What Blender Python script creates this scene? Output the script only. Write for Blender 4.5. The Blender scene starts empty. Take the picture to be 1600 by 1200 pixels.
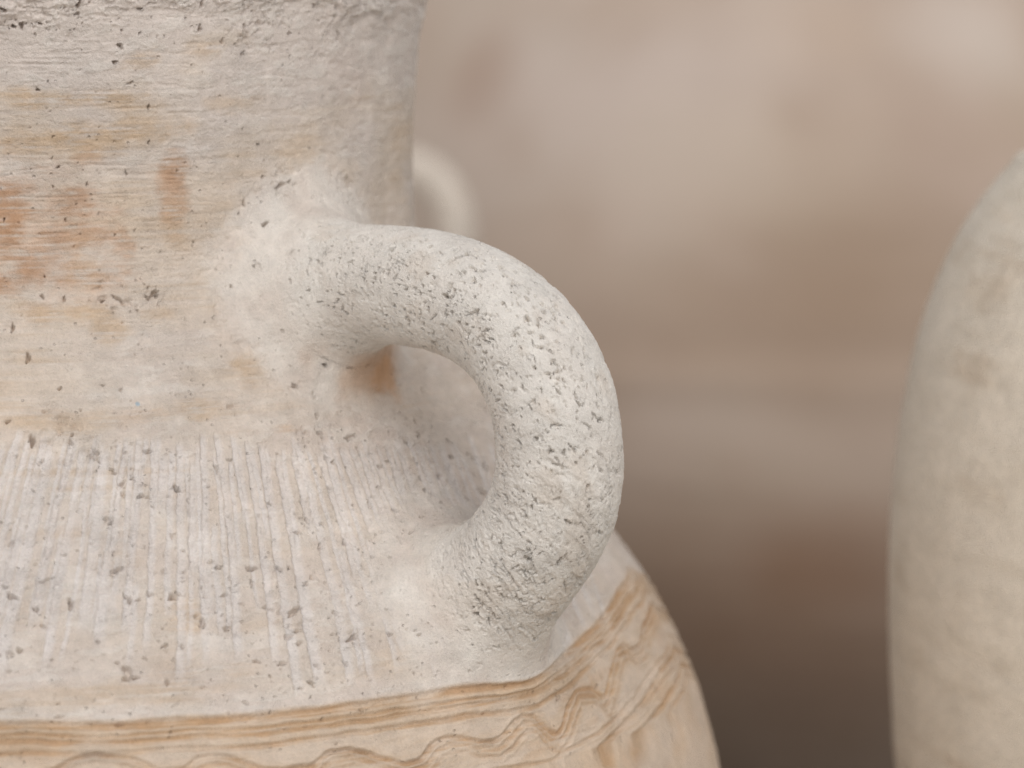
import bpy, math
import numpy as np
from math import radians as R

# ------------------------------------------------------------------ camera, world, sun, exposure
sc = bpy.context.scene
col = sc.collection
CAM_H, PITCH, FPX = 0.75, R(6.5), 5692.0          # lens height, downward pitch, focal length in photo pixels
cd = bpy.data.cameras.new('camera')
cam = bpy.data.objects.new('camera', cd); col.objects.link(cam); sc.camera = cam
cam.location = (0, 0, CAM_H); cam.rotation_euler = (math.pi/2 - PITCH, 0, 0)
cd.sensor_width = 36; cd.lens = 36*FPX/1600
cd.clip_start = 0.05; cd.clip_end = 3000
cd.dof.use_dof = True; cd.dof.focus_distance = 0.950; cd.dof.aperture_fstop = 8.6

SUN_EL, SUN_AZ = R(46), R(170)                     # azimuth clockwise from +Y: from behind the camera, to the left
w = bpy.data.worlds.new('World'); sc.world = w; w.use_nodes = True
nt = w.node_tree; nt.nodes.clear()
sky = nt.nodes.new('ShaderNodeTexSky'); sky.sky_type = 'NISHITA'; sky.sun_disc = False
sky.sun_elevation = SUN_EL; sky.sun_rotation = SUN_AZ
sky.dust_density = 1.6; sky.air_density = 1.0; sky.ozone_density = 1.0
bg = nt.nodes.new('ShaderNodeBackground'); bg.inputs['Strength'].default_value = 0.15
wo = nt.nodes.new('ShaderNodeOutputWorld')
hs = nt.nodes.new('ShaderNodeHueSaturation'); hs.inputs['Saturation'].default_value = 0.16      # a white, overcast sky
nt.links.new(sky.outputs[0], hs.inputs['Color']); nt.links.new(hs.outputs[0], bg.inputs[0]); nt.links.new(bg.outputs[0], wo.inputs[0])
sd = bpy.data.lights.new('sun', 'SUN'); sd.energy = 0.8; sd.angle = R(60); sd.color = (1.0, 0.94, 0.875)
sun = bpy.data.objects.new('sun', sd); col.objects.link(sun)
sun.rotation_euler = (math.pi/2 - SUN_EL, 0, math.pi - SUN_AZ); sun.location = (-3, -4, 6)
sc.view_settings.view_transform = 'Standard'; sc.view_settings.look = 'None'
sc.view_settings.exposure = -0.05; sc.view_settings.gamma = 1.0
sc.cycles.use_denoising = True; sc.cycles.denoising_prefilter = 'NONE'      # keeps the grain of the clay
sc.cycles.max_bounces = 8; sc.cycles.diffuse_bounces = 5

# ------------------------------------------------------------------ maths helpers
rng = np.random.default_rng(11)
PERM = rng.permutation(1024).astype(np.int32)
G3 = rng.normal(size=(1024, 3)).astype(np.float32); G3 /= np.linalg.norm(G3, axis=1, keepdims=True)

def perlin(x, y, z=None):
    x = np.asarray(x, np.float32); y = np.asarray(y, np.float32)
    z = np.zeros_like(x) + np.float32(0.37) if z is None else np.asarray(z, np.float32)
    x, y, z = np.broadcast_arrays(x, y, z)
    ix, iy, iz = (np.floor(v).astype(np.int32) for v in (x, y, z))
    fx, fy, fz = x-ix, y-iy, z-iz
    f = lambda t: t*t*t*(t*(t*6-15)+10)
    ux, uy, uz = f(fx), f(fy), f(fz)
    out = np.zeros_like(x)
    for dx in (0, 1):
        hx = PERM[(ix+dx) & 1023]; wx = ux if dx else 1-ux
        for dy in (0, 1):
            hy = PERM[(hx+iy+dy) & 1023]; wy = wx*(uy if dy else 1-uy)
            for dz in (0, 1):
                g = G3[PERM[(hy+iz+dz) & 1023]]
                out += wy*(uz if dz else 1-uz)*(g[..., 0]*(fx-dx)+g[..., 1]*(fy-dy)+g[..., 2]*(fz-dz))
    return out*1.5

def fbm(x, y, z=None, o=3, gain=0.5):
    s, a, k = 0, 1.0, 1.0
    for i in range(o):
        s = s + a*perlin(x*k+i*17.3, y*k+i*5.1, None if z is None else z*k+i*9.7)
        a *= gain; k *= 2.03
    return s

def sstep(a, b, x):
    t = np.clip((x-a)/(b-a), 0, 1); return t*t*(3-2*t)

def lin(r, g, b):
    c = np.array([r, g, b], float)/255
    return np.where(c <= .04045, c/12.92, ((c+.055)/1.055)**2.4)

def project(P):
    d = P - np.array([0, 0, CAM_H]); s, c = math.sin(PITCH), math.cos(PITCH)
    f = d[..., 1]*c - d[..., 2]*s; u = d[..., 1]*s + d[..., 2]*c
    return 800+FPX*d[..., 0]/f, 600-FPX*u/f

def ray(px, py):
    s, c = math.sin(PITCH), math.cos(PITCH)
    a, b = (px-800)/FPX, (600-py)/FPX
    d = np.array([a, c+b*s, -s+b*c]); return np.array([0, 0, CAM_H]), d/np.linalg.norm(d)

def from_outline(pts, X, Y):
    """outline points of the photograph -> (radius, height) of a turned pot whose axis stands at X, Y"""
    out = []
    for px, py in pts:
        o, d = ray(px, py); h = d[:2]
        t = ((X-o[0])*h[0]+(Y-o[1])*h[1])/(h@h)
        q = o+t*d; out.append((math.hypot(q[0]-X, q[1]-Y), q[2]))
    return out

def catmull(pts, n):
    P = np.array(pts, float); d = np.r_[0, np.cumsum(np.sqrt(np.linalg.norm(np.diff(P, axis=0), axis=1)))]
    m = np.zeros_like(P)
    m[1:-1] = (P[2:]-P[:-2])/(d[2:]-d[:-2])[:, None]; m[0] = (P[1]-P[0])/(d[1]-d[0]); m[-1] = (P[-1]-P[-2])/(d[-1]-d[-2])
    u = np.linspace(0, d[-1], n); k = np.clip(np.searchsorted(d, u, 'right')-1, 0, len(P)-2)
    h = (d[k+1]-d[k])[:, None]; t = ((u-d[k])[:, None])/h
    return (2*t**3-3*t**2+1)*P[k]+(t**3-2*t**2+t)*h*m[k]+(-2*t**3+3*t**2)*P[k+1]+(t**3-t**2)*h*m[k+1]

class Profile:
    """a turned profile, arc length s from the top down"""
    def __init__(self, pts, smooth=30):
        q = catmull(pts, 4000)
        for _ in range(smooth):
            q[1:-1] = q[1:-1]*.5+(q[2:]+q[:-2])*.25
        self.s = np.r_[0, np.cumsum(np.linalg.norm(np.diff(q, axis=0), axis=1))]
        self.r, self.z = q[:, 0], q[:, 1]
        t = np.gradient(q, self.s, axis=0); l = np.linalg.norm(t, axis=1)
        self.nr, self.nz = -t[:, 1]/l, t[:, 0]/l           # outward normal (radial, vertical)
        self.len = self.s[-1]
    def at(self, s):
        return (np.interp(s, self.s, v) for v in (self.r, self.z, self.nr, self.nz))
    def by_z(self, z):
        return (np.interp(-z, -self.z, v) for v in (self.r, self.s, self.nr, self.nz))

# ------------------------------------------------------------------ mesh, object and material helpers
def mesh_quads(name, V, F, colour=None):
    used = np.zeros(len(V), bool); used[F.ravel()] = True
    idx = np.cumsum(used)-1; V = V[used]; F = idx[F]
    if colour is not None: colour = colour[used]
    me = bpy.data.meshes.new(name)
    me.vertices.add(len(V)); me.vertices.foreach_set('co', V.astype(np.float32).ravel())
    n = len(F); k = F.shape[1]
    me.loops.add(n*k); me.loops.foreach_set('vertex_index', F.astype(np.int32).ravel())
    me.polygons.add(n); me.polygons.foreach_set('loop_start', np.arange(0, n*k, k, dtype=np.int32))
    me.update(calc_edges=True)
    me.polygons.foreach_set('use_smooth', np.ones(n, bool))
    if colour is not None:
        a = me.color_attributes.new('clay', 'FLOAT_COLOR', 'POINT')
        c = np.ones((len(V), 4), np.float32); c[:, :3] = colour; a.data.foreach_set('color', c.ravel())
    me.update(); return me

def grid_faces(nr, nc, wrap):
    i = np.arange(nr-1)[:, None]; j = np.arange(nc if wrap else nc-1)[None, :]; j2 = (j+1) % nc
    return np.stack([i*nc+j, (i+1)*nc+j, (i+1)*nc+j2, i*nc+j2], -1).reshape(-1, 4)

def obj(name, me, mat, parent=None):
    o = bpy.data.objects.new(name, me); col.objects.link(o)
    me.materials.append(mat)
    if parent is not None: o.parent = parent
    return o

def thing(name, label, cat, loc):
    o = bpy.data.objects.new(name, None); col.objects.link(o); o.location = loc
    o.empty_display_size = 0.1; o['label'] = label; o['category'] = cat; return o

def clay_material(name, grain=1.0, plain=False):
    m = bpy.data.materials.new(name); m.use_nodes = True
    t = m.node_tree; N = t.nodes; L = t.links; N.clear()
    out = N.new('ShaderNodeOutputMaterial'); b = N.new('ShaderNodeBsdfPrincipled')
    b.inputs['Roughness'].default_value = 0.92; b.inputs['Specular IOR Level'].default_value = 0.18
    L.new(b.outputs[0], out.inputs[0])
    tc = N.new('ShaderNodeTexCoord')
    at = N.new('ShaderNodeAttribute'); at.attribute_name = 'clay'
    def noise(scale, detail, rough=.6):
        n = N.new('ShaderNodeTexNoise'); n.inputs['Scale'].default_value = scale
        n.inputs['Detail'].default_value = detail; n.inputs['Roughness'].default_value = rough
        L.new(tc.outputs['Object'], n.inputs['Vector']); return n
    def mrange(src, a, bb, c, d):
        n = N.new('ShaderNodeMapRange'); L.new(src, n.inputs[0])
        for i, v in enumerate((a, bb, c, d)): n.inputs[i+1].default_value = v
        return n
    if plain:                                                   # a smooth burnished pot: colour only
        L.new(at.outputs['Color'], b.inputs['Base Color']); return m
    mottle = noise(330, 4); r1 = mrange(mottle.outputs[0], .3, .7, .93, 1.05)
    speck = noise(1500, 2); r2 = mrange(speck.outputs[0], .3, .7, .95, 1.05)
    mu = N.new('ShaderNodeMath'); mu.operation = 'MULTIPLY'; L.new(r1.outputs[0], mu.inputs[0]); L.new(r2.outputs[0], mu.inputs[1])
    mx = N.new('ShaderNodeVectorMath'); mx.operation = 'SCALE'
    L.new(at.outputs['Color'], mx.inputs[0]); L.new(mu.outputs[0], mx.inputs['Scale']); L.new(mx.outputs[0], b.inputs['Base Color'])
    # bump: sandy grain and pin holes
    g = noise(1500, 4, .75)
    vo = N.new('ShaderNodeTexVoronoi'); vo.inputs['Scale'].default_value = 420; L.new(tc.outputs['Object'], vo.inputs['Vector'])
    ph = mrange(vo.outputs['Distance'], .05, .2, 0, 1)
    sel = noise(140, 2); sr = mrange(sel.outputs[0], .50, .60, 0, 1)
    pm = N.new('ShaderNodeMath'); pm.operation = 'MULTIPLY_ADD'      # hole = (ph-1)*sel
    s1 = N.new('ShaderNodeMath'); s1.operation = 'SUBTRACT'; L.new(ph.outputs[0], s1.inputs[0]); s1.inputs[1].default_value = 1
    L.new(s1.outputs[0], pm.inputs[0]); L.new(sr.outputs[0], pm.inputs[1])
    wv = noise(75, 3); wr = mrange(wv.outputs[0], .38, .62, .6, 1.0)
    gm = N.new('ShaderNodeMath'); gm.operation = 'MULTIPLY'; L.new(g.outputs[0], gm.inputs[0]); L.new(wr.outputs[0], gm.inputs[1]); L.new(gm.outputs[0], pm.inputs[2])
    bu = N.new('ShaderNodeBump'); bu.inputs['Strength'].default_value = 0.9; bu.inputs['Distance'].default_value = 0.0007*grain
    L.new(pm.outputs[0], bu.inputs['Height']); L.new(bu.outputs[0], b.inputs['Normal'])
    return m

CLAY = clay_material('pale_clay'); SMOOTH = clay_material('smooth_brown_clay', plain=True)
ALB = 1.0                                                    # displayed clay tone -> albedo
def C(r, g, b): return lin(r, g, b)*ALB
PALE, PINK, GREYW = C(220, 208, 197), C(212, 196, 186), C(236, 230, 222)
OCHRE, TAN, ORANGE, RUST = C(203, 178, 151), C(214, 199, 184), C(204, 172, 140), C(187, 148, 117)

# ------------------------------------------------------------------ ground
def ground_material():
    m = bpy.data.materials.new('earth_with_pale_bounce'); m.use_nodes = True
    t = m.node_tree; b = t.nodes['Principled BSDF']; b.inputs['Roughness'].default_value = .95
    n = t.nodes.new('ShaderNodeTexNoise'); n.inputs['Scale'].default_value = 9; n.inputs['Detail'].default_value = 8
    tc = t.nodes.new('ShaderNodeTexCoord'); t.links.new(tc.outputs['Object'], n.inputs['Vector'])
    cr = t.nodes.new('ShaderNodeValToRGB')
    cr.color_ramp.elements[0].color = (.030, .018, .010, 1); cr.color_ramp.elements[1].color = (.075, .048, .028, 1)
    t.links.new(n.outputs[0], cr.inputs[0]); 
    sx = t.nodes.new('ShaderNodeSeparateXYZ'); t.links.new(tc.outputs['Object'], sx.inputs[0])
    n3 = t.nodes.new('ShaderNodeTexNoise'); n3.inputs['Scale'].default_value = 2.2; n3.inputs['Detail'].default_value = 6; t.links.new(tc.outputs['Object'], n3.inputs['Vector'])
    ad = t.nodes.new('ShaderNodeMath'); ad.operation = 'MULTIPLY_ADD'; ad.inputs[1].default_value = .7
    t.links.new(n3.outputs[0], ad.inputs[0]); t.links.new(sx.outputs['Y'], ad.inputs[2])
    mr = t.nodes.new('ShaderNodeMapRange'); t.links.new(ad.outputs[0], mr.inputs[0])
    for i, v in enumerate((1.62, 1.72, 1, 0)): mr.inputs[i+1].default_value = v
    cr2 = t.nodes.new('ShaderNodeValToRGB'); t.links.new(n.outputs[0], cr2.inputs[0])
    cr2.color_ramp.elements[0].color = (.40, .35, .29, 1); cr2.color_ramp.elements[1].color = (.56, .51, .44, 1)  # unseen pale zone in front, added to bounce light up onto the neck
    mc = t.nodes.new('ShaderNodeMix'); mc.data_type = 'RGBA'
    t.links.new(mr.outputs[0], mc.inputs[0]); t.links.new(cr.outputs[0], mc.inputs[6]); t.links.new(cr2.outputs[0], mc.inputs[7])
    t.links.new(mc.outputs[2], b.inputs['Base Color'])
    bu = t.nodes.new('ShaderNodeBump'); bu.inputs['Distance'].default_value = .02
    t.links.new(n.outputs[0], bu.inputs['Height']); t.links.new(bu.outputs[0], b.inputs['Normal'])
    return m
xs = np.r_[-900, -200, -40, np.linspace(-8, 8, 90), 40, 200, 900]; ys = np.r_[-900, -200, -40, np.linspace(-8, 10, 100), 40, 200, 900]
gx, gy = np.meshgrid(xs, ys)
near = np.exp(-(gx**2+(gy-1.5)**2)/30)
gz = -0.012+0.010*fbm(gx*1.7, gy*1.7, o=4)*near
gr = obj('ground', mesh_quads('ground', np.stack([gx, gy, gz], -1).reshape(-1, 3), grid_faces(len(ys), len(xs), False)[:, ::-1]), ground_material())
gr['kind'] = 'structure'

# ------------------------------------------------------------------ the amphora: surface of revolution + looped handle, blended
AX, AY = -0.1442, 1.073
OUT = [(690, -215), (698, -185), (697, -150), (688, -112), (674, -70), (666, -30), (660, 10), (652, 80), (646, 160), (643, 240), (645, 310), (651, 365),
       (663, 415), (688, 470), (724, 530), (766, 590), (832, 680), (895, 760), (958, 838), (1010, 910), (1060, 1005), (1092, 1085), (1112, 1150), (1124, 1205)]
pts = from_outline(OUT, AX, AY)
print('PTS', pts[-3:])
pts = [(pts[0][0]-.016, pts[0][1]-.004)]+pts+[(pts[-1][0]+.0050, pts[-1][1]-.030), (pts[-1][0]+.0062, pts[-1][1]-.065), (pts[-1][0]+.001, pts[-1][1]-.12), (.183, .31), (.158, .21), (.128, .11), (.104, .035), (.098, .012), (.092, .0)]
PRO = Profile(pts)
AZ = R(40)                                                    # the handle's plane, turned from the picture plane towards the lens
HDIR = np.array([math.cos(AZ), -math.sin(AZ)])
def on_handle_plane(px, py):
    o, d = ray(px, py); n = np.array([-HDIR[1], HDIR[0]])
    t = ((np.array([AX, AY])-o[:2])@n)/(d[:2]@n); q = o+t*d
    return ((q[:2]-np.array([AX, AY]))@HDIR, q[2])
HC = [(395, 462), (470, 455), (560, 446), (650, 449), (728, 470), (790, 508), (836, 562), (862, 622), (873, 690), (871, 755), (852, 818), (816, 872), (768, 918), (712, 955), (640, 985)]
hc = catmull([on_handle_plane(*p) for p in HC], 600)
HL = np.r_[0, np.cumsum(np.linalg.norm(np.diff(hc, axis=0), axis=1))]; HLEN = HL[-1]
RK = 1.0
def handle_r(t): return RK*np.interp(t, [0, .1, .25, .45, .6, .75, .9, 1], [.0200, .0176, .0159, .0158, .0165, .0168, .0178, .0195])
KBL = 0.021                                                   # softness of the join

def sdf_body(rr, zz):
    r, s, nr, nz = PRO.by_z(zz); return (rr-r)*nr, nr, nz

NSEG = 60
SEG = np.stack([np.interp(np.linspace(0, HLEN, NSEG+1), HL, hc[:, i]) for i in (0, 1)], -1)
def sdf_tube(P, dirs):
    """P local coords (axis at the origin). returns distance and gradient to the nearest handle"""
    best = np.full(len(P), 1e9); grad = np.zeros_like(P); par = np.zeros(len(P))
    for hd in dirs:
        a = P[:, 0]*hd[0]+P[:, 1]*hd[1]; n = -P[:, 0]*hd[1]+P[:, 1]*hd[0]; z = P[:, 2]
        bd = np.full(len(P), 1e9); ba = np.zeros(len(P)); bz = np.zeros(len(P)); bt = np.zeros(len(P))
        for k in range(NSEG):
            A, B = SEG[k], SEG[k+1]; e = B-A
            u = np.clip(((a-A[0])*e[0]+(z-A[1])*e[1])/(e@e), 0, 1)
            ca, cz = A[0]+u*e[0], A[1]+u*e[1]
            d = (a-ca)**2+(z-cz)**2; m = d < bd
            bd[m] = d[m]; ba[m] = ca[m]; bz[m] = cz[m]; bt[m] = (k+u[m])/NSEG
        dist = np.sqrt(bd+n*n); dd = dist-handle_r(bt)
        ga, gn, gzz = (a-ba)/dist, n/dist, (z-bz)/dist
        m = dd < best
        best[m] = dd[m]; par[m] = bt[m]
        grad[m] = np.stack([ga*hd[0]-gn*hd[1], ga*hd[1]+gn*hd[0], gzz], -1)[m]
    return best, grad, par

def smooth_union(P, dirs):
    rr = np.hypot(P[:, 0], P[:, 1])+1e-9
    d1, nr, nz = sdf_body(rr, P[:, 2]); g1 = np.stack([nr*P[:, 0]/rr, nr*P[:, 1]/rr, nz], -1)
    d2, g2, par = sdf_tube(P, dirs)
    h = np.clip(.5+.5*(d2-d1)/KBL, 0, 1)
    f = d2*(1-h)+d1*h-KBL*h*(1-h)
    g = g1*h[:, None]+g2*(1-h)[:, None]
    return f, g, d1, d2, h

def settle(P, dirs, it=6):
    P = P.copy()
    for _ in range(it):
        f, g, d1, d2, h = smooth_union(P, dirs)
        l = np.maximum((g*g).sum(1), .15)
        P -= g*(np.clip(f, -.006, .006)/l)[:, None]
    f, g, d1, d2, h = smooth_union(P, dirs)
    return P, g/np.maximum(np.linalg.norm(g, axis=1, keepdims=True), 1e-6), d1, d2

def hit(px, py):
    """where the sight line of a photo pixel meets the turned body: (theta, s)"""
    o, d = ray(px, py); o = o-np.array([AX, AY, 0]); t = .6
    for _ in range(80):
        q = o+t*d; dd, _, _ = sdf_body(np.hypot(q[0], q[1]), q[2])
        t += dd*.9
        if t > 1.5: break
    r, s, _, _ = PRO.by_z(q[2])
    return math.atan2(q[0], -q[1]), float(s)

AREF = 0.14
def grain3(P, k=1.0):
    """clay lumps shared by body and handle, metres"""
    X, Y, Z = P[..., 0]*1000, P[..., 1]*1000, P[..., 2]*1000
    d = .45*perlin(X/26, Y/26, Z/26)+.20*perlin(X/9, Y/9, Z/9)+.06*perlin(X/3.7, Y/3.7, Z/3.7)
    d = d+.055*perlin(X/1.7, Y/1.7, Z/1.7)+.04*perlin(X/.9, Y/.9, Z/.9)
    return d/1000*k

def root3(P):
    X, Y, Z = P[..., 0]*1000, P[..., 1]*1000, P[..., 2]*1000
    return (.14+.05*fbm(X/2.2, Y/2.2, Z/2.2, o=3, gain=.75)-.7*np.maximum(fbm(X/3.6+9, Y/3.6, Z/3.6, o=3, gain=.6)-.56, 0)
            -.6*np.maximum(perlin(X/1.3, Y/1.3+5, Z/1.3)-.58, 0))

def root_col(P):
    X, Y, Z = P[..., 0]*1000, P[..., 1]*1000, P[..., 2]*1000
    n = fbm(X/15, Y/15, Z/15, o=3)
    c = np.empty(P.shape); c[:] = PALE
    c = mixc(c, GREYW, np.clip(.35+.5*n, 0, .7))
    c = mixc(c, PINK, sstep(.1, .6, -n)*.2)
    for (x, y, z), rad, cc, k in STAINS_AND_SHADE:
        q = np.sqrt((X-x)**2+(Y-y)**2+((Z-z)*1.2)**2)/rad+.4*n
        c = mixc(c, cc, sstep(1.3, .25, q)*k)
    return c
STAINS_AND_SHADE = []  # orange stain, then dust with painted-in shade under the upper handle root
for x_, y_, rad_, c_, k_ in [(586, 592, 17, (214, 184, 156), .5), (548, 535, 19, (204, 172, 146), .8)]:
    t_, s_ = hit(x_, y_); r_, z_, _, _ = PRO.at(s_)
    STAINS_AND_SHADE.append(((r_*math.sin(t_)*1000, -r_*math.cos(t_)*1000, z_*1000), rad_, C(*c_), k_))

def stamp_pits(D, us, vs, pits, period=None):
    """us columns, vs rows (metres on the surface); pits rows: u, v, ru, rv, angle, depth"""
    for (u, v, a, b, ang, dep) in pits:
        m = max(a, b)*1.5
        i0, i1 = np.searchsorted(vs, [v-m, v+m]); j0, j1 = np.searchsorted(us, [u-m, u+m])
        if i1-i0 < 2 or j1-j0 < 2: continue
        du = us[None, j0:j1]-u; dv = vs[i0:i1, None]-v
        c, s = math.cos(ang), math.sin(ang)
        x, y = (du*c+dv*s)/a, (-du*s+dv*c)/b
        th = np.arctan2(y, x); ph = (u*7919+v*104729) % 6.28
        q = np.hypot(x, y)*(1+.22*np.sin(2*th+ph)+.20*np.sin(3*th+2*ph)+.16*np.sin(5*th+3*ph))+.10*np.sin(x*3+ph)*np.sin(y*4+2*ph)
        D[i0:i1, j0:j1] -= 1.4*dep*sstep(1.0, .5, q) - .10*dep*np.exp(-((q-1.12)/.16)**2)

def mixc(Cc, c, m): return Cc+(np.asarray(c)-Cc)*m[..., None]

def body_detail(th, s, P, d2, fine):
    """displacement (metres) and colour over the (row, column) grid of the turned body"""
    A = (th*AREF*1000)[None, :]+0*s[:, None]; S = (s*1000)[:, None]+0*th[None, :]      # millimetres
    D = np.zeros(P.shape[:2])
    S_of = lambda x, y: hit(x, y)[1]*1000
    A_of = lambda x, y: hit(x, y)[0]*AREF*1000
    sN0, sN1, sN2, sN3 = S_of(60, 5), S_of(60, 60), S_of(60, 250), S_of(60, 440)
    sComb, sBand = S_of(40, 690), S_of(40, 1128)
    lo = fbm(A/38, S/22, o=3); mid = fbm(A/13+40, S/7, o=3); hi = fbm(A/4, S/2.2+11, o=3)
    streak = fbm(A/55+3, S/1.5, o=3, gain=.65); streak2 = fbm(A/22+31, S/.75, o=2)
    n2 = fbm(A/16+70, S/9+3, o=4, gain=.6)
    hz = sstep(.0195, .0125, d2+.0035*perlin(A/8, S/8)+.0022*perlin(A/2.5, S/2.5))         # clay smeared out from the handle's roots
    neck_rough = sstep(sN1+1, sN0-2, S+7*lo)
    wiped = sstep(sN1+8, sN1+22, S+8*lo)*sstep(sComb+12, sComb-12, S+7*mid+4*lo)*(1-hz)
    comb = sstep(sComb-4, sComb+3, S+4*mid)*sstep(sBand, sBand-5, S)
    # scraped layers with broken edges
    fl = fbm(A/30+9, S/6.5+9, o=5, gain=.62)
    D += (.30*sstep(-.05, .03, fl-.06)+.24*sstep(-.04, .03, -fl-.38))*(1-.8*hz)*(1-.5*comb)*(.55+.9*neck_rough)
    fl2 = fbm(A/11+19, S/4.5+29, o=5, gain=.65)
    D += .22*sstep(-.03, .03, fl2-.22)*(.5+.8*neck_rough+.4*comb)
    D += 1.5*neck_rough*(.45*fbm(A/12, S/6+5, o=4, gain=.55)+.5*sstep(-.04, .04, fbm(A/14+5, S/5+8, o=5, gain=.65)-.1)+.3*sstep(-.03, .03, fbm(A/7+35, S/3+8, o=4, gain=.65)-.2))
    D += wiped*(.035*streak+.04*streak2)+.012*streak
    D += comb*(.07*hi+.05*fbm(A/1.3, S/1.5, o=2))
    # the little step where the smeared clay ends
    D = grain3(P)*1000+D*(1-hz)+hz*root3(P)-.40*np.exp(-((hz-.35)/.28)**2)*sstep(.02, .2, hz)*np.clip(.2+1.3*mid+.8*hi, 0, 1.3)+.12*np.exp(-((hz-.75)/.2)**2)*np.clip(.5+mid, 0, 1)*sstep(.999, .9, hz)
    # colour -------------------------------------------------------------------
    Cc = np.empty(A.shape+(3,)); Cc[:] = PALE
    Cc = mixc(Cc, C(224, 213, 205), sstep(sN2+30, sN2, S)*.8)
    Cc = mixc(Cc, PINK, np.clip(.40+.5*n2, 0, 1)*(.6-.3*sstep(sN2+30, sN2, S)))
    Cc = mixc(Cc, GREYW, sstep(.05, .5, fl2)*.3)
    Cc = mixc(Cc, TAN, wiped*np.clip(.62+.28*streak+.6*lo+.3*mid, 0, 1))
    Cc = mixc(Cc, OCHRE, wiped*sstep(.10, .8, streak*.5+.7*lo+.25*streak2)*.4)
    if fine:
        lines = []
        # ochre and rust smears: pixel centre, half sizes in mm, colour, strength
        for (x, y, ha, hs, c, k, wob) in [
            (110, 155, 24, 3.2, OCHRE, .85, .9), (200, 165, 14, 2.6, OCHRE, .6, .9), (140, 212, 30, 5, OCHRE, .85, .9), (60, 225, 22, 4.5, OCHRE, .7, .9), (240, 200, 14, 4, OCHRE, .5, 1.0),
            (360, 160, 14, 2.6, OCHRE, .5, 1.0), (310, 285, 16, 7, TAN, .8, 1.0), (275, 258, 5.0, 5, RUST, .6, .7), (272, 310, 5.5, 9, RUST, .6, .8), (270, 355, 6, 6, ORANGE, .45, .9),
            (60, 370, 34, 20, C(208, 176, 152), .6, 1.0), (20, 335, 13, 8, RUST, .65, 1.2), (112, 312, 7, 5, RUST, .6, 1.2), (5, 385, 12, 11, RUST, .6, 1.2), (60, 400, 14, 8, RUST, .45, 1.3), (110, 365, 9, 6, RUST, .5, 1.3), (190, 365, 5, 8, RUST, .45, 1.2), (40, 435, 13, 6, RUST, .35, 1.2), (130, 410, 8, 7, ORANGE, .4, 1.2),
            (330, 60, 16, 3, TAN, .6, 1.), (205, 95, 7, 3, OCHRE, .55, 1.2), (320, 78, 7, 2.5, OCHRE, .55, 1.2), (430, 200, 8, 3, TAN, .6, 1), (550, 130, 12, 9, PINK, .5, 1.), (600, 250, 10, 11, TAN, .9, .8), (590, 330, 9, 14, TAN, .8, .8),
            (390, 395, 9, 6, OCHRE, .8, .8), (452, 432, 5, 1.6, ORANGE, .75, .8), (450, 452, 8, 4, TAN, .8, .8), (330, 425, 9, 5, TAN, .7, .9),
            (110, 490, 13, 3.2, OCHRE, .75, 1.1), (170, 510, 7, 5, OCHRE, .7, 1.1), (260, 490, 9, 3, OCHRE, .55, 1.2), (380, 570, 8, 6, OCHRE, .75, 1.1), (330, 590, 12, 3, TAN, .8, 1), (30, 480, 8, 3, OCHRE, .5, 1.),
            (150, 655, 24, 3.2, OCHRE, .5, 1.1), (60, 610, 16, 3, TAN, .7, 1), (300, 640, 12, 3, OCHRE, .5, 1.2), (450, 670, 4, 1.2, ORANGE, .5, 1.0),
            (110, 738, 20, 1.3, OCHRE, .55, .9), (230, 737, 12, 1.0, OCHRE, .5, .9), (160, 762, 16, 1.0, OCHRE, .4, .9), (290, 770, 10, 1.3, OCHRE, .3, .9), (100, 835, 16, 1.6, OCHRE, .28, 1.1), (210, 880, 9, 4, OCHRE, .25, 1.1), (280, 960, 4, 6, OCHRE, .6, .6), (303, 960, 2.4, 6, OCHRE, .55, .6), (405, 975, 7, 3, OCHRE, .35, 1.1), (270, 1050, 6, 12, OCHRE, .35, .8),
            (380, 1045, 4, 2.5, ORANGE, .35, .9), (60, 1090, 18, 4, OCHRE, .4, 1.1), (240, 1085, 20, 3, OCHRE, .4, 1.1), (30, 960, 7, 7, OCHRE, .25, 1.1), (420, 860, 10, 3, OCHRE, .2, 1.1), (610, 1015, 9, 6, OCHRE, .35, 1.1), (560, 1050, 9, 4, OCHRE, .4, 1.1), (690, 1040, 14, 4, TAN, .5, 1.1)]:
            au, sv = A_of(x, y), S_of(x, y)
            q = np.hypot((A-au)/ha, (S-sv)/hs)+wob*(.42*mid+.5*n2+.26*streak+.12*hi)
            Cc = mixc(Cc, c, sstep(1.35, .35, q)*k*.95*np.clip(.92+.8*streak2+.6*hi+.5*streak, .08, 1.1))
    # chalky slip round the handle's roots
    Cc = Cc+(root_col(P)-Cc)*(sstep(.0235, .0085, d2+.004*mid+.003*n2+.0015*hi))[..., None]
    if fine:
        q = np.hypot((A-A_of(592, 588))/9, (S-S_of(592, 588))/7)+.5*n2+.2*hi; Cc = mixc(Cc, C(208, 164, 126), sstep(1.25, .2, q)*.75)
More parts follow.
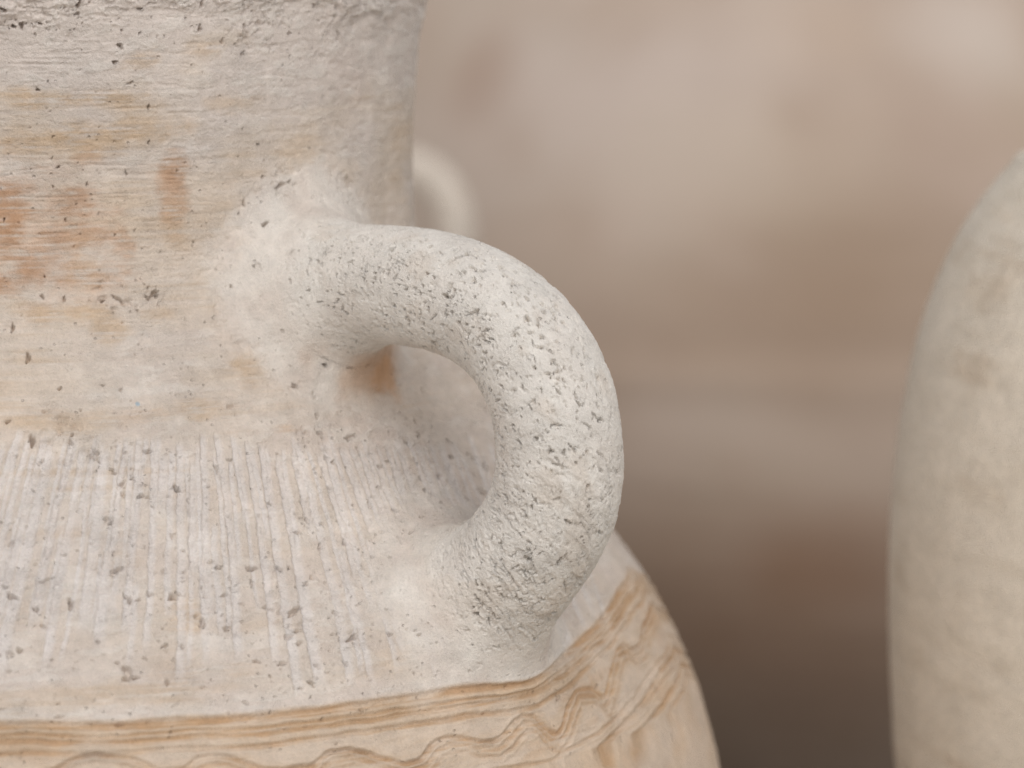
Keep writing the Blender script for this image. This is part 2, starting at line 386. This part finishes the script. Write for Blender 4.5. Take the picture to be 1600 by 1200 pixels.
    # combing, made with a toothed tool drawn down the shoulder ------------------
    if fine:
        g = np.random.default_rng(5)
        tone = np.zeros_like(D)
        for x0 in np.arange(-250, 900, 11.5):
            fine_line = int(round((x0+250)/11.5)) % 2 == 1
            for seg in range(2 if g.random() < .35 else 1):
                x = x0+g.normal()*3
                ya = 694+g.normal()*12+(0 if seg == 0 else g.uniform(120, 230))
                yb = g.uniform(800, 930) if (seg == 0 and g.random() < .3) else g.uniform(960, 1105)
                if x > 330: yb = min(yb, 1120-.1*(x-330))
                if yb-ya < 60: continue
                lean = np.clip((x-280)/200*.22, -.26, .36)
                bend = g.normal()*6
                yy = np.linspace(ya, yb, 7); xx = x+lean*(yy-760)+bend*np.sin((yy-700)/130)
                hp = np.array([hit(a, b) for a, b in zip(xx, yy)])
                sv = hp[:, 1]*1000; au = hp[:, 0]*AREF*1000
                i0, i1 = np.searchsorted(s*1000, [sv[0]-1, sv[-1]+1])
                if i1-i0 < 5: continue
                rows = s[i0:i1]*1000
                cen = np.interp(rows, sv, au)+.35*perlin(rows/6, rows*0+x0)+.2*perlin(rows/1.6, rows*0+x0)
                j0, j1 = np.searchsorted(th*AREF*1000, [cen.min()-5, cen.max()+5])
                if j1-j0 < 3: continue
                wd = g.uniform(.45, .8) if fine_line else g.uniform(.75, 1.3)
                dep = (g.uniform(.16, .40) if fine_line else g.uniform(.42, .82))*(1.0 if -60 < x < 470 else .65)
                du = (A[i0:i1, j0:j1]-cen[:, None])/wd
                ends = sstep(sv[0]-.5, sv[0]+3, rows)*sstep(sv[-1]+.5, sv[-1]-8, rows)*(.85+.40*perlin(rows/9, rows*0+x0*3.1))
                sh = sstep(-1.3, -.75, du)*sstep(1.5, .5, du)*(.7+.3*sstep(.8, -1, du))           # one steep wall, one soft one
                e = np.clip(ends, 0, 1.1)[:, None]*(1-.85*hz[i0:i1, j0:j1])
                D[i0:i1, j0:j1] -= dep*sh*e
                D[i0:i1, j0:j1] += .10*np.exp(-((du+1.5)/.35)**2)*e
                D[i0:i1, j0:j1] += (.34*sh*e)*(hi[i0:i1, j0:j1]+perlin(A[i0:i1, j0:j1]/.8, S[i0:i1, j0:j1]/1.0))*.7
                tone[i0:i1, j0:j1] = np.maximum(tone[i0:i1, j0:j1], sh*e)
        Cc = mixc(Cc, TAN, comb*(1-tone)*np.clip(.22+.5*lo+.3*mid, 0, .5)*(1-hz))
        Cc = mixc(Cc, C(228, 221, 217), tone*.75)
    # incised band: rings above and below, combed waves between -------------------
    ring = [(-60, 1127), (0, 1128), (200, 1127), (300, 1122), (400, 1116), (500, 1105), (600, 1090), (700, 1078), (820, 1058), (880, 1020), (930, 972), (962, 925), (983, 888)]
    ra, rs_ = zip(*[(A_of(*p), S_of(*p)) for p in ring])
    ring_s = lambda a: np.interp(a, list(ra)+[ra[-1]+30], list(rs_)+[rs_[0]])
    V_of = lambda x, y: S_of(x, y)-float(ring_s(A_of(x, y)))
    V = S-ring_s(A)-.35*perlin(A/8, A*0)-.30*hi-.5*perlin(A/14, S/6)
    inb = sstep(-2.0, 1.0, V+.5*hi+.4*mid)
    Cc = mixc(Cc, C(219, 199, 179), inb*.85)
    och = np.zeros_like(D); core = np.zeros_like(D)
    def groove(dist, wd, dep, o=.8, burr=.15):
        nonlocal D, och, core
        dep = dep*1.5
        q = np.abs(dist)/wd
        D -= dep*sstep(1.1, .25, q); D += burr*np.exp(-((q-1.45)/.4)**2)
        och = np.maximum(och, o*sstep(1.7, .6, q)); core = np.maximum(core, o*sstep(1.0, .3, q))
    ww = .45*perlin(A/17+3, A*0+5)
    groove(V-.9, 1.25, .55, 1.0); groove(V-3.4-ww, .6, .35, .9); groove(V-5.0+ww*.6, 1.0, .45, .95); groove(V-7.9-2*ww, .8, .35, .8)
    och = np.maximum(och, .72*sstep(-.3, .6, V)*sstep(10.5, 5, V+2*lo))
    wpx = [(-60, 1190), (0, 1205), (40, 1215), (88, 1203), (112, 1186), (150, 1176), (200, 1184), (250, 1207), (290, 1204), (312, 1184), (338, 1178), (372, 1187), (412, 1200), (450, 1203), (490, 1197), (515, 1178), (545, 1172), (575, 1176), (600, 1185), (635, 1195), (660, 1185), (680, 1161), (700, 1150),
           (725, 1152), (750, 1161), (772, 1161), (790, 1145), (801, 1130), (815, 1117), (835, 1120), (858, 1140), (872, 1147), (881, 1133), (890, 1102), (899, 1080), (925, 1077), (944, 1092), (952, 1072), (958, 1040), (963, 1018), (975, 1008), (992, 1018), (1000, 1006), (1006, 980), (1013, 962)]
    wa, wv = zip(*[(A_of(*p), V_of(*p)) for p in wpx])
    wave = lambda a: np.interp(a, wa, wv)
    wav = (wave(A-.7)+wave(A)+wave(A+.7)+wave(A-.35)+wave(A+.35))/5+.5*perlin(A/6, A*0+8)
    slope = (wave(A+.6)-wave(A-.6))/1.2; nar = 1/np.sqrt(1+slope**2)
    for k, (dv, wd, dep, o) in enumerate([(0, .85, .80, .95), (2.6, 1.0, .40, .85), (5.4, .8, .35*np.clip(.4+1.5*perlin(A/20, A*0+33), 0, 1), .6)]):
        groove((V-wav-dv*(.75+.6*(1-nar)))*nar, wd, dep*np.clip(.85+.7*perlin(A/13, A*0+20+k), .1, 1.2), o)
    och = np.maximum(och, .68*sstep(5.0, 2.0, np.abs((V-wav-2.2)*nar)+1.6*mid))
    va, vb = V_of(950, 1150), V_of(985, 1160)
    for dv, wd, dep, o in [(va-2.6, .7, .3, .7), (va, .95, .55, 1.0), (va+2.2, .7, .4, .7), (vb, 1.1, .5, .95), (vb+3.4, .7, .3, .7)]:
        groove(V-dv-1.4*perlin(A/26, A*0+dv), wd, dep, o)
    och = np.maximum(och, .6*sstep(8, 3, np.abs(V-(va+vb)/2)+4*mid))
    och = np.maximum(och, .5*sstep(.05, .5, fbm(A/22+60, (S+.5*A)/9, o=3))*sstep(9, 13, V))
    Cc = mixc(Cc, C(209, 181, 150), np.clip(och, 0, 1)*inb*np.clip(.62+.35*streak2+.6*n2+.3*mid, .08, .9))
    Cc = mixc(Cc, C(186, 146, 108), core*inb*np.clip(.35+.6*n2+.4*streak2, 0, .6))
    Cc = mixc(Cc, C(204, 170, 140), inb*sstep(.3, .8, n2)*.22)
    D = np.where(inb > .5, D, D)
    # air holes and torn grit --------------------------------------------------
    if fine:
        g = np.random.default_rng(8); pits = []
        def add(x, y, ru, rv, ang, dep):
            t_, s_ = hit(x, y); pits.append((t_*AREF*1000, s_*1000, ru, rv, ang, dep))
        for (x, y, ru, rv, an, dp) in [(44, 560, 1.0, 1.4, .4, 1.5), (20, 513, .7, 1.2, .3, 1.3), (240, 458, 1.4, .9, -.6, 1.4), (232, 466, 1.0, .6, .2, 1.2), (185, 468, 2.0, .7, .5, 1.2), (160, 470, .8, .6, 0, 1.2), (66, 464, 1.0, .4, .6, .9), (100, 468, .7, .7, 0, .9),
                (188, 72, 1.0, .9, .6, 1.5), (218, 14, 1.0, .5, .2, 1.3), (6, 15, 1.4, .6, .2, 1.3), (120, 22, 1.2, .4, .1, 1.0), (435, 290, 2.0, .9, -.4, 1.5), (448, 286, .9, .7, .2, 1.2), (402, 226, .6, .5, 0, 1.2), (232, 222, .3, 1.0, .5, .8), (136, 288, .45, .45, 0, 1.), (198, 272, .3, .8, -.4, .8),
                (475, 380, .9, 1.3, .2, 1.6), (380, 318, .6, 1.0, -.4, 1.0), (400, 422, 1.8, 1.2, .2, .8), (215, 485, .7, .3, .2, .8), (360, 635, 1.2, 1.0, .2, .7), (338, 732, .7, 1.3, 0, 1.2), (360, 718, .8, .5, 0, 1.0), (220, 775, .7, .8, .3, 1.2), (167, 811, 1.0, .6, 0, 1.2), (422, 786, .6, .5, .6, 1.3), (538, 848, 1.1, .7, -.6, 1.5), (180, 893, 1.6, 1.2, -.5, 1.0), (185, 888, 1., .4, -.4, 1.2), (234, 928, 1.0, .7, -.3, 1.1), (70, 907, 2.2, .5, -.2, 1.), (18, 850, .8, 1.0, .4, 1.),
                (350, 930, 1.0, .5, -.2, 1.1), (355, 982, 1.0, .9, .3, 1.2), (460, 955, 2.0, 1.0, -.5, 1.3), (466, 985, .9, .8, 0, 1.2), (450, 995, 1.3, .9, -.3, 1.1), (418, 950, 1.2, .6, .2, 1.), (15, 1021, 1.1, 1.0, .3, 1.1), (200, 1050, 1.0, 1.9, .1, 1.2), (197, 1063, 1.2, .5, .2, 1.2), (210, 1060, .8, .6, .2, 1.), (183, 1037, .5, .5, 0, 1.1), (285, 1012, .5, .7, .1, 1.1), (288, 893, .5, .5, 0, 1.), (330, 878, .8, .5, .3, 1.), (400, 1034, .8, .5, .5, 1.2), (92, 1121, .9, .6, 0, .8), (187, 1131, .8, .7, .4, .9), (50, 690, 1.2, .5, .1, .8), (110, 690, .6, 1.2, 0, .9), (490, 620, 1.2, .8, 1.2, .9), (495, 650, .8, 1.3, .2, .9), (500, 680, .8, 1.6, -.4, .9), (510, 715, .8, 1.2, -.5, .9), (655, 822, 1.0, .8, .6, 1.2), (640, 850, .9, .6, 0, 1.), (585, 775, .9, .4, .2, .8), (700, 875, .9, .7, .4, 1.), (685, 745, 1., 1.2, .5, 1.2), (740, 720, 1.2, 1.0, .7, 1.4), (700, 690, .8, 1.4, -.5, 1.1), (755, 770, 1.1, .9, .3, 1.4), (660, 610, .9, 1.3, .3, 1.0)]:
            add(x, y, ru*.9, rv*.9, an, dp)
        amin, amax, smin, smax = -20., AREF*1000*1.5, S_of(60, -40), S_of(60, 1200)
        aN = np.random.default_rng(3); dn = perlin(aN.uniform(0, 1, 1)*0+np.arange(9)*.37, np.arange(9)*.11)
        for k in range(10500):                                  # small ones everywhere, thicker on the combed shoulder
            u, v = g.uniform(amin, amax), g.uniform(smin, smax)
            dens = .08+.40*(sComb < v < sBand)+.3*(v < sN1)
            dens *= .45+1.1*(.5+.5*math.sin(u*.12+2*math.sin(v*.075))*math.sin(v*.10+u*.034))
            if g.random() > dens: continue
            r_ = .16+.65*g.random()**14+.10*g.random(); el = 1+1.0*g.random()**3
            pits.append((u, v, r_*el, r_, g.uniform(0, 3.14), r_*g.uniform(1.4, 2.8)))
        for _ in range(150):
            u, v, ln = g.uniform(amin, 75), g.uniform(sN1, sComb+2), g.uniform(4, 22)
            i0, i1 = np.searchsorted(s*1000, [v-2, v+2]); j0, j1 = np.searchsorted(th*AREF*1000, [u-ln, u+ln])
            if i1-i0 < 3 or j1-j0 < 3: continue
            a_, v_ = A[i0:i1, j0:j1], S[i0:i1, j0:j1]
            c_ = v+g.normal()*.03*(a_-u)+.25*np.sin((a_-u)/7+u)
            q_ = (v_-c_)/g.uniform(.22, .45); e_ = sstep(1, .5, np.abs(a_-u)/ln)*(1-hz[i0:i1, j0:j1])
            dp_ = g.uniform(.06, .20)
            D[i0:i1, j0:j1] += e_*(-dp_*np.exp(-q_**2)+.6*dp_*np.exp(-((q_-1.6)/.7)**2))
        Dm = D; stamp_pits(Dm, th*AREF*1000, s*1000, pits)
        # crumbled clusters of grit
        for (x, y, rad) in [(180, 465, 11), (240, 462, 6), (440, 290, 9), (540, 290, 16), (465, 970, 8), (205, 1055, 5), (500, 690, 9), (720, 940, 15), (680, 900, 12), (120, 690, 22), (480, 470, 10), (60, 20, 16), (400, 30, 18), (520, 40, 16)]:
            au, sv = A_of(x, y), S_of(x, y); q = np.hypot(A-au, (S-sv)*1.4)/rad
            m = sstep(1, .3, q+.5*mid)
            D -= m*1.2*np.maximum(fbm(A/3.2+x, S/2.4+y, o=4, gain=.65)-.14, 0)
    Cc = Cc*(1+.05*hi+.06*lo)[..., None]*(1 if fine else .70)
    # a fleck of blue paint
    if fine:
        au, sv = A_of(215, 631), S_of(215, 631)
        Cc = mixc(Cc, C(120, 165, 190), sstep(1.0, .6, np.hypot((A-au)/.9, (S-sv)/.9)+.5*hi)*.55)
    return D/1000, Cc

def make_amphora(root, fine, dirs):
    k = 1.0 if fine else 7.0
    s0, s1 = hit(60, -45)[1], hit(60, 1290)[1]
    if fine:
        th = np.r_[np.arange(-180, -26, 3.0), np.arange(-26, -7, .45), np.arange(-7, 62, .125), np.arange(62, 108, .26), np.arange(108, 179.9, 3.0)]
        s = np.r_[np.arange(0, s0, .0022), np.arange(s0, s1, .00031), np.arange(s1, PRO.len, .005), PRO.len]
    else:
        th = np.arange(-180, 180, 2.0); s = np.r_[np.arange(0, PRO.len, .0030), PRO.len]
    th = np.radians(th)
    r, z, nr, nz = PRO.at(s)
    P = np.stack([r[:, None]*np.sin(th), -r[:, None]*np.cos(th), np.repeat(z[:, None], len(th), 1)], -1)
    Nn = np.stack([nr[:, None]*np.sin(th), -nr[:, None]*np.cos(th), np.repeat(nz[:, None], len(th), 1)], -1)
    shp = P.shape[:2]; Pf = P.reshape(-1, 3).copy(); Nf = Nn.reshape(-1, 3).copy()
    d1 = np.zeros(len(Pf)); d2 = np.full(len(Pf), .2)
    nearm = np.zeros(len(Pf), bool)
    for hd in dirs:
        a = Pf[:, 0]*hd[0]+Pf[:, 1]*hd[1]; n = -Pf[:, 0]*hd[1]+Pf[:, 1]*hd[0]
        nearm |= (a > 0) & (np.abs(n) < .075) & (Pf[:, 2] > hc[:, 1].min()-.07) & (Pf[:, 2] < hc[:, 1].max()+.07)
    q, g, e1, e2 = settle(Pf[nearm], dirs)
    far = e2-e1 < KBL*.98
    ids = np.where(nearm)[0]
    Pf[ids] = q; Nf[ids] = g; d1[ids] = e1; d2[ids] = e2
    D, Cc = body_detail(th, s, Pf.reshape(shp+(3,)), d2.reshape(shp), fine)
    Pf = Pf+Nf*D.reshape(-1, 1)
    F = grid_faces(shp[0], shp[1], True)[:, ::-1]
    inside = (d1-d2 > .004)
    keep = ~inside[F].all(1); F = F[keep]
    row = F.min(1)//shp[1]
    rs, ns = np.searchsorted(s, hit(60, -70)[1]), np.searchsorted(s, PRO.by_z(pts[13][1])[1] if False else float(list(PRO.by_z(pts[14][1]))[1]))
    Cf = Cc.reshape(-1, 3)
    for name, m in (('rim', row < rs), ('neck', (row >= rs) & (row < ns)), ('body', row >= ns)):
        obj(name, mesh_quads(name, Pf, F[m], Cf), CLAY, root)
    # inside of the mouth and the floor of the pot
    mr, mz = float(r[0]), float(z[0]); tt = np.radians(np.arange(0, 360, 4.0))
    prof = [(mr, mz), (mr-.012, mz-.004), (mr-.016, mz-.03), (mr-.020, mz-.14), (.15, mz-.32), (.16, .35), (.07, .03), (.001, .025)]
    VV = np.concatenate([np.stack([a*np.sin(tt), -a*np.cos(tt), 0*tt+b], -1) for a, b in prof])
    obj('inner_wall', mesh_quads('inner_wall', VV, grid_faces(len(prof), len(tt), True), np.tile(PALE, (len(VV), 1))), CLAY, root)
    # the handles
    for hi_, hd in enumerate(dirs):
        det = fine and hi_ == 0
        sp = .00029 if det else .0025
        nt_ = int(HLEN/sp); t = np.linspace(0, 1, nt_)
        if det:
            ph = np.r_[np.linspace(-math.pi*.98, 0.0, 60, endpoint=False), np.linspace(0.0, math.pi*.98, 60)]
            front = np.linspace(-1, 1, 290)
            ph = np.sort(np.r_[front*1.75-math.pi/2*0, np.linspace(1.78, 2*math.pi-1.78, 70)])
        else:
            ph = np.linspace(-math.pi, math.pi, 48, endpoint=False)
        a = np.interp(t*HLEN, HL, hc[:, 0]); zz = np.interp(t*HLEN, HL, hc[:, 1])
        ta = np.gradient(a); tz = np.gradient(zz); l = np.hypot(ta, tz); na, nzz = tz/l, -ta/l
        # phi = 0 points sideways out of the loop's plane, to the lens for the front handle
        side = np.array([hd[1], -hd[0], 0.0]); side = side if side[1] < 0 else -side
        rad = handle_r(t)
        cen = np.stack([a*hd[0], a*hd[1], zz], -1); nrm = np.stack([na*hd[0], na*hd[1], nzz], -1)
        dirv = np.cos(ph)[None, :, None]*side+np.sin(ph)[None, :, None]*nrm[:, None, :]
        P = cen[:, None, :]+rad[:, None, None]*dirv
        shp = P.shape[:2]
        q, g, e1, e2 = settle(P.reshape(-1, 3), [hd])
        tmm = (t*HLEN*1000)[:, None]+0*ph; fm = (ph*16.5)[None, :]+0*t[:, None]
        cx, cy = 16.5*np.cos(ph)[None, :], 16.5*np.sin(ph)[None, :]
        Q3 = q.reshape(shp+(3,)); D = np.zeros(shp); amt = sstep(.0, .014, e1-e2).reshape(shp)
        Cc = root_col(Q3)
        n2 = fbm(tmm/17, cx/14, cy/14, o=3)
        Cc = mixc(Cc, GREYW, amt*np.clip(.8+.4*n2, 0, 1))
        if det:
            skew = tmm+.50*cx+.15*cy
            wr = perlin(skew/9, cx/9, cy/9)
            low = sstep(.50, .74, t+.07*n2.mean(1))[:, None]                     # wrinkled skin on the lower half
            def crease(x, y, z, p): return np.maximum(1-np.abs(x*0+fbm(x, y, z, o=3, gain=.55))/p, 0)
            c1 = crease((skew+2.5*wr)/3.4, cx/15+3, cy/15, .075); c2 = crease((skew+1.5*wr)/1.7+9, cx/9, cy/9+7, .10)
            patch = sstep(-.15, .25, fbm(tmm/8+50, cx/8, cy/8, o=2))
            D -= (.46*c1*patch+.22*c2)*(.05+.95*low)
            D += (.07*fbm(skew/1.9, cx/4.0, cy/4.0, o=3, gain=.7)+.07*perlin(skew/.8, cx/1.3, cy/1.3))*(.2+.95*low)
            D += .09*fbm(tmm/16+70, cx/1.6, cy/1.6, o=2)*(1-low)*sstep(-.2, .3, n2)
            lay = fbm(skew/5+20, cx/11, cy/11, o=4, gain=.6); D += .22*sstep(-.02, .03, lay)*(.2+.8*low)
            lay2 = fbm(skew/4+60, cx/7, cy/7+5, o=4, gain=.62); D -= .22*sstep(.36, .40, lay2)
            # grains torn out across the upper bend
            tear = fbm(skew/1.9+33, cx/3.6, cy/3.6, o=3, gain=.6)
            zone = sstep(.20, .32, t)[:, None]*sstep(.78, .60, t)[:, None]*sstep(-.35, .25, fbm(tmm/10+8, cx/10, cy/10, o=2)+.15)
            D -= 1.3*np.maximum(tear-.46, 0)*zone
            D -= .35*np.maximum(fbm(skew/1.1+3, cx/1.6, cy/1.6, o=2)-.38, 0)*(.5+.5*patch)
            g5 = np.random.default_rng(21); pits = []
            clus = lambda u, v: .5+.5*math.sin(u*.31+1.7*math.sin(v*.11))*math.sin(v*.17+u*.09+1.2)
            def dens(u, v):
                tt_ = v/(HLEN*1000)
                return (.25+.75*clus(u, v))*(.45+.55*max(0, 1-abs(tt_-.42)/.28)+.35*(u < -4))
            for _ in range(4200):
                u, v = g5.uniform(-1.75, 1.75)*16.5, g5.uniform(.10, .97)*HLEN*1000
                if g5.random() > dens(u, v): continue
                r_ = .17+.22*g5.random()**2.5; el = 1+1.2*g5.random()**2
                pits.append((u, v, r_*el, r_, g5.uniform(0, 3.1), r_*g5.uniform(1.2, 2.4)))
            for _ in range(520):                              # torn slits and open air holes
                u, v = g5.uniform(-1.7, 1.7)*16.5, g5.uniform(.14, .95)*HLEN*1000
                if g5.random() > dens(u, v): continue
                if g5.random() < .6: pits.append((u, v, g5.uniform(.6, 1.7), g5.uniform(.18, .34), g5.normal()*.35-.45, g5.uniform(.45, .9)))
                else: pits.append((u, v, g5.uniform(.4, .85), g5.uniform(.35, .7), g5.uniform(0, 3.1), g5.uniform(.6, 1.2)))
            stamp_pits(D, fm[0], tmm[:, 0], pits)
            Cc = mixc(Cc, TAN, sstep(.10, .6, n2+.3*lay)*.40*amt)
            Cc = mixc(Cc, C(214, 196, 168), sstep(.84, .90, t)[:, None]*sstep(.1, .5, n2+.2)*.6*amt)
            Cc = Cc*(1-.10*c1*low*patch)[..., None]
        D = D*amt/1000+grain3(Q3)+root3(Q3)/1000
        Pf = q+g*D.reshape(-1, 1)
        Pf = Pf-g*(np.clip((e2-e1)/.003, 0, 1)*.0004)[:, None]
        F = grid_faces(shp[0], shp[1], True)
        out = (e2-e1 > .004); F = F[~out[F].any(1)]
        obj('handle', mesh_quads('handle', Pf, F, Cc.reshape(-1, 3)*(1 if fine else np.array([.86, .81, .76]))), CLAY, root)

amph = thing('amphora', 'pale clay amphora in sharp focus with thick pitted loop handle and incised wavy band', 'amphora', (AX, AY, 0))
make_amphora(amph, True, [HDIR, -HDIR])

# ------------------------------------------------------------------ smaller amphora behind, only its far blurred handle shows
sm = thing('amphora', 'blurred pale amphora with one handle peeping out behind the neck of the sharp amphora', 'amphora', (-0.184, 2.20, 0))
RK = 0.78
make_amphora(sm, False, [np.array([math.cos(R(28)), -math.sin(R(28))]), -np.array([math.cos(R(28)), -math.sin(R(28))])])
sm.scale = (.84, .84, .955)

# ------------------------------------------------------------------ turned jars without handles
def turned(root, prof, cols, names, dth, ds, detail, mat=CLAY):
    th = np.radians(np.arange(-180, 180, dth)); s = np.r_[np.arange(0, prof.len, ds), prof.len]
    r, z, nr, nz = prof.at(s)
    P = np.stack([r[:, None]*np.sin(th), -r[:, None]*np.cos(th), np.repeat(z[:, None], len(th), 1)], -1)
    Nn = np.stack([nr[:, None]*np.sin(th), -nr[:, None]*np.cos(th), np.repeat(nz[:, None], len(th), 1)], -1)
    D, Cc = detail(th, s, z, P)
    P = (P+Nn*D[..., None]).reshape(-1, 3)
    F = grid_faces(len(s), len(th), True)[:, ::-1]; row = F.min(1)//len(th)
    lo = 0
    for name, zb in names:
        hi_ = len(s) if zb is None else int(np.searchsorted(-z, -zb))
        m = (row >= lo) & (row < hi_); lo = hi_
        obj(name, mesh_quads(name, P, F[m], Cc.reshape(-1, 3)), mat, root)

# egg shaped jar at the right
JX, JY = 0.2525, 1.135
JO = [(1597, 238), (1586, 243), (1582, 252), (1560, 276), (1530, 314), (1500, 360), (1466, 430), (1440, 502), (1422, 570), (1408, 645), (1397, 725), (1391, 800), (1388, 880), (1388, 960), (1390, 1040), (1394, 1120), (1400, 1200)]
jp = from_outline(JO, JX, JY)
jp = [(jp[0][0]-.045, jp[0][1]+.10), (jp[0][0]-.034, jp[0][1]+.108), (jp[0][0]-.028, jp[0][1]+.098), (jp[0][0]-.04, jp[0][1]+.085), (jp[0][0]-.04, jp[0][1]+.02), (jp[0][0]-.02, jp[0][1]+.004)]+jp+[(.112, .36), (.10, .25), (.085, .14), (.066, .04), (.062, .012), (.055, 0)]
JP = Profile(jp)
def egg_detail(th, s, z, P):
    A = (th*120)[None, :]+0*s[:, None]; S = (s*1000)[:, None]+0*th[None, :]
    tilt = S-.10*A
    st = fbm(A/70, tilt/5, o=4, gain=.6); n = fbm(A/30, S/24, o=4); f = fbm(A/5, S/3, o=3)
    D = .11*st+.08*fbm(A/12, tilt/7, o=3)+.14*f*(.3+sstep(-.2, .5, n))
    m = sstep(.3, .6, fbm(A/9+5, tilt/5, o=3)); D -= .14*m
    Cc = np.empty(A.shape+(3,)); Cc[:] = C(244, 232, 215)
    Cc = mixc(Cc, C(208, 190, 164), np.clip(.25+.5*st+.4*n, 0, 1)*.28)
    Cc = mixc(Cc, C(205, 178, 150), sstep(.35, .9, n+.4*st)*.25)
    Cc = mixc(Cc, C(214, 196, 172), sstep(.1, .8, fbm(A/25+9, tilt/12+4, o=3))*.18)
    return D/1000, Cc
jar = thing('jar', 'smooth cream egg-shaped clay jar without handles, cut off by the right edge', 'jar', (JX, JY, 0))
turned(jar, JP, None, [('neck', jp[6][1]+.003), ('body', None)], .8, .0018, egg_detail)

# huge storage jar filling the background
BX, BY, BRAD = 0.22, 2.85, 0.50
ZB = CAM_H-(BY-BRAD)*math.tan(R(6.45))
bp = [(.24, ZB+.53), (.27, ZB+.535), (.28, ZB+.515), (.25, ZB+.485), (.24, ZB+.44), (.28, ZB+.385), (.35, ZB+.315), (.415, ZB+.235), (.465, ZB+.14), (.492, ZB+.06), (.5, ZB+.0), (.498, ZB-.06), (.480, ZB-.13), (.44, ZB-.20), (.375, ZB-.27), (.295, ZB-.34), (.235, ZB-.41), (.20, 0.0)]
BP = Profile(bp, 12000)
def big_detail(th, s, z, P):
    A = (th*470)[None, :]+0*s[:, None]; Z = (z*1000)[:, None]+0*th[None, :]; zb = ZB*1000
    st = fbm(A/300, Z/9, o=3, gain=.6); n = fbm(A/110+4, Z/80, o=4); m = fbm(A/60+14, Z/70+8, o=3)
    D = .5*st+.5*n
    seam = Z-zb+3*perlin(A/90, A*0); D += 1.5*np.exp(-((seam+4)/12)**2)-1.2*np.exp(-((seam-18)/14)**2)
    Cc = np.empty(A.shape+(3,)); Cc[:] = C(188, 170, 155)
    Cc = mixc(Cc, C(164, 141, 121), sstep(-.3, .7, n)*.36)
    Cc = mixc(Cc, C(172, 152, 138), sstep(-.1, .7, m)*.28)
    Cc = mixc(Cc, C(182, 168, 152), sstep(.0, .7, -m)*.28)
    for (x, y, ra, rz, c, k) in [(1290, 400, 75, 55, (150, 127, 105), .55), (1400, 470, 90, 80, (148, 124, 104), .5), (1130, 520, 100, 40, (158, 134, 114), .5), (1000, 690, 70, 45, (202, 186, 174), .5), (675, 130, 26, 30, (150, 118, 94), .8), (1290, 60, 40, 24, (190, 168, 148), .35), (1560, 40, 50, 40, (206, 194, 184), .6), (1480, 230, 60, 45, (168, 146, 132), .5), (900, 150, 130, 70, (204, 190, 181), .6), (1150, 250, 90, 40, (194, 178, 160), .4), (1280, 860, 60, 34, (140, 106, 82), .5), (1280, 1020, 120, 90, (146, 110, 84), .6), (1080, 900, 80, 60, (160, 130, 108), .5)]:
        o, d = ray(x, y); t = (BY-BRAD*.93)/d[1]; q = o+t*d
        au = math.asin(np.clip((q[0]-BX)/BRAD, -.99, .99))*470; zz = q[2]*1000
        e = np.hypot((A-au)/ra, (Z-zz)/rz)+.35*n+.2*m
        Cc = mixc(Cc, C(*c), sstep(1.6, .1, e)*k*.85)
    return D/1000, Cc
big = thing('storage_jar', 'huge round storage jar of brownish clay, wholly blurred, filling the background', 'storage jar', (BX, BY, 0))
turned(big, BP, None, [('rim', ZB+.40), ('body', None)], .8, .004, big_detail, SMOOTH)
print('TRIS', sum(2*len(o.data.polygons) for o in bpy.data.objects if o.type == 'MESH'))
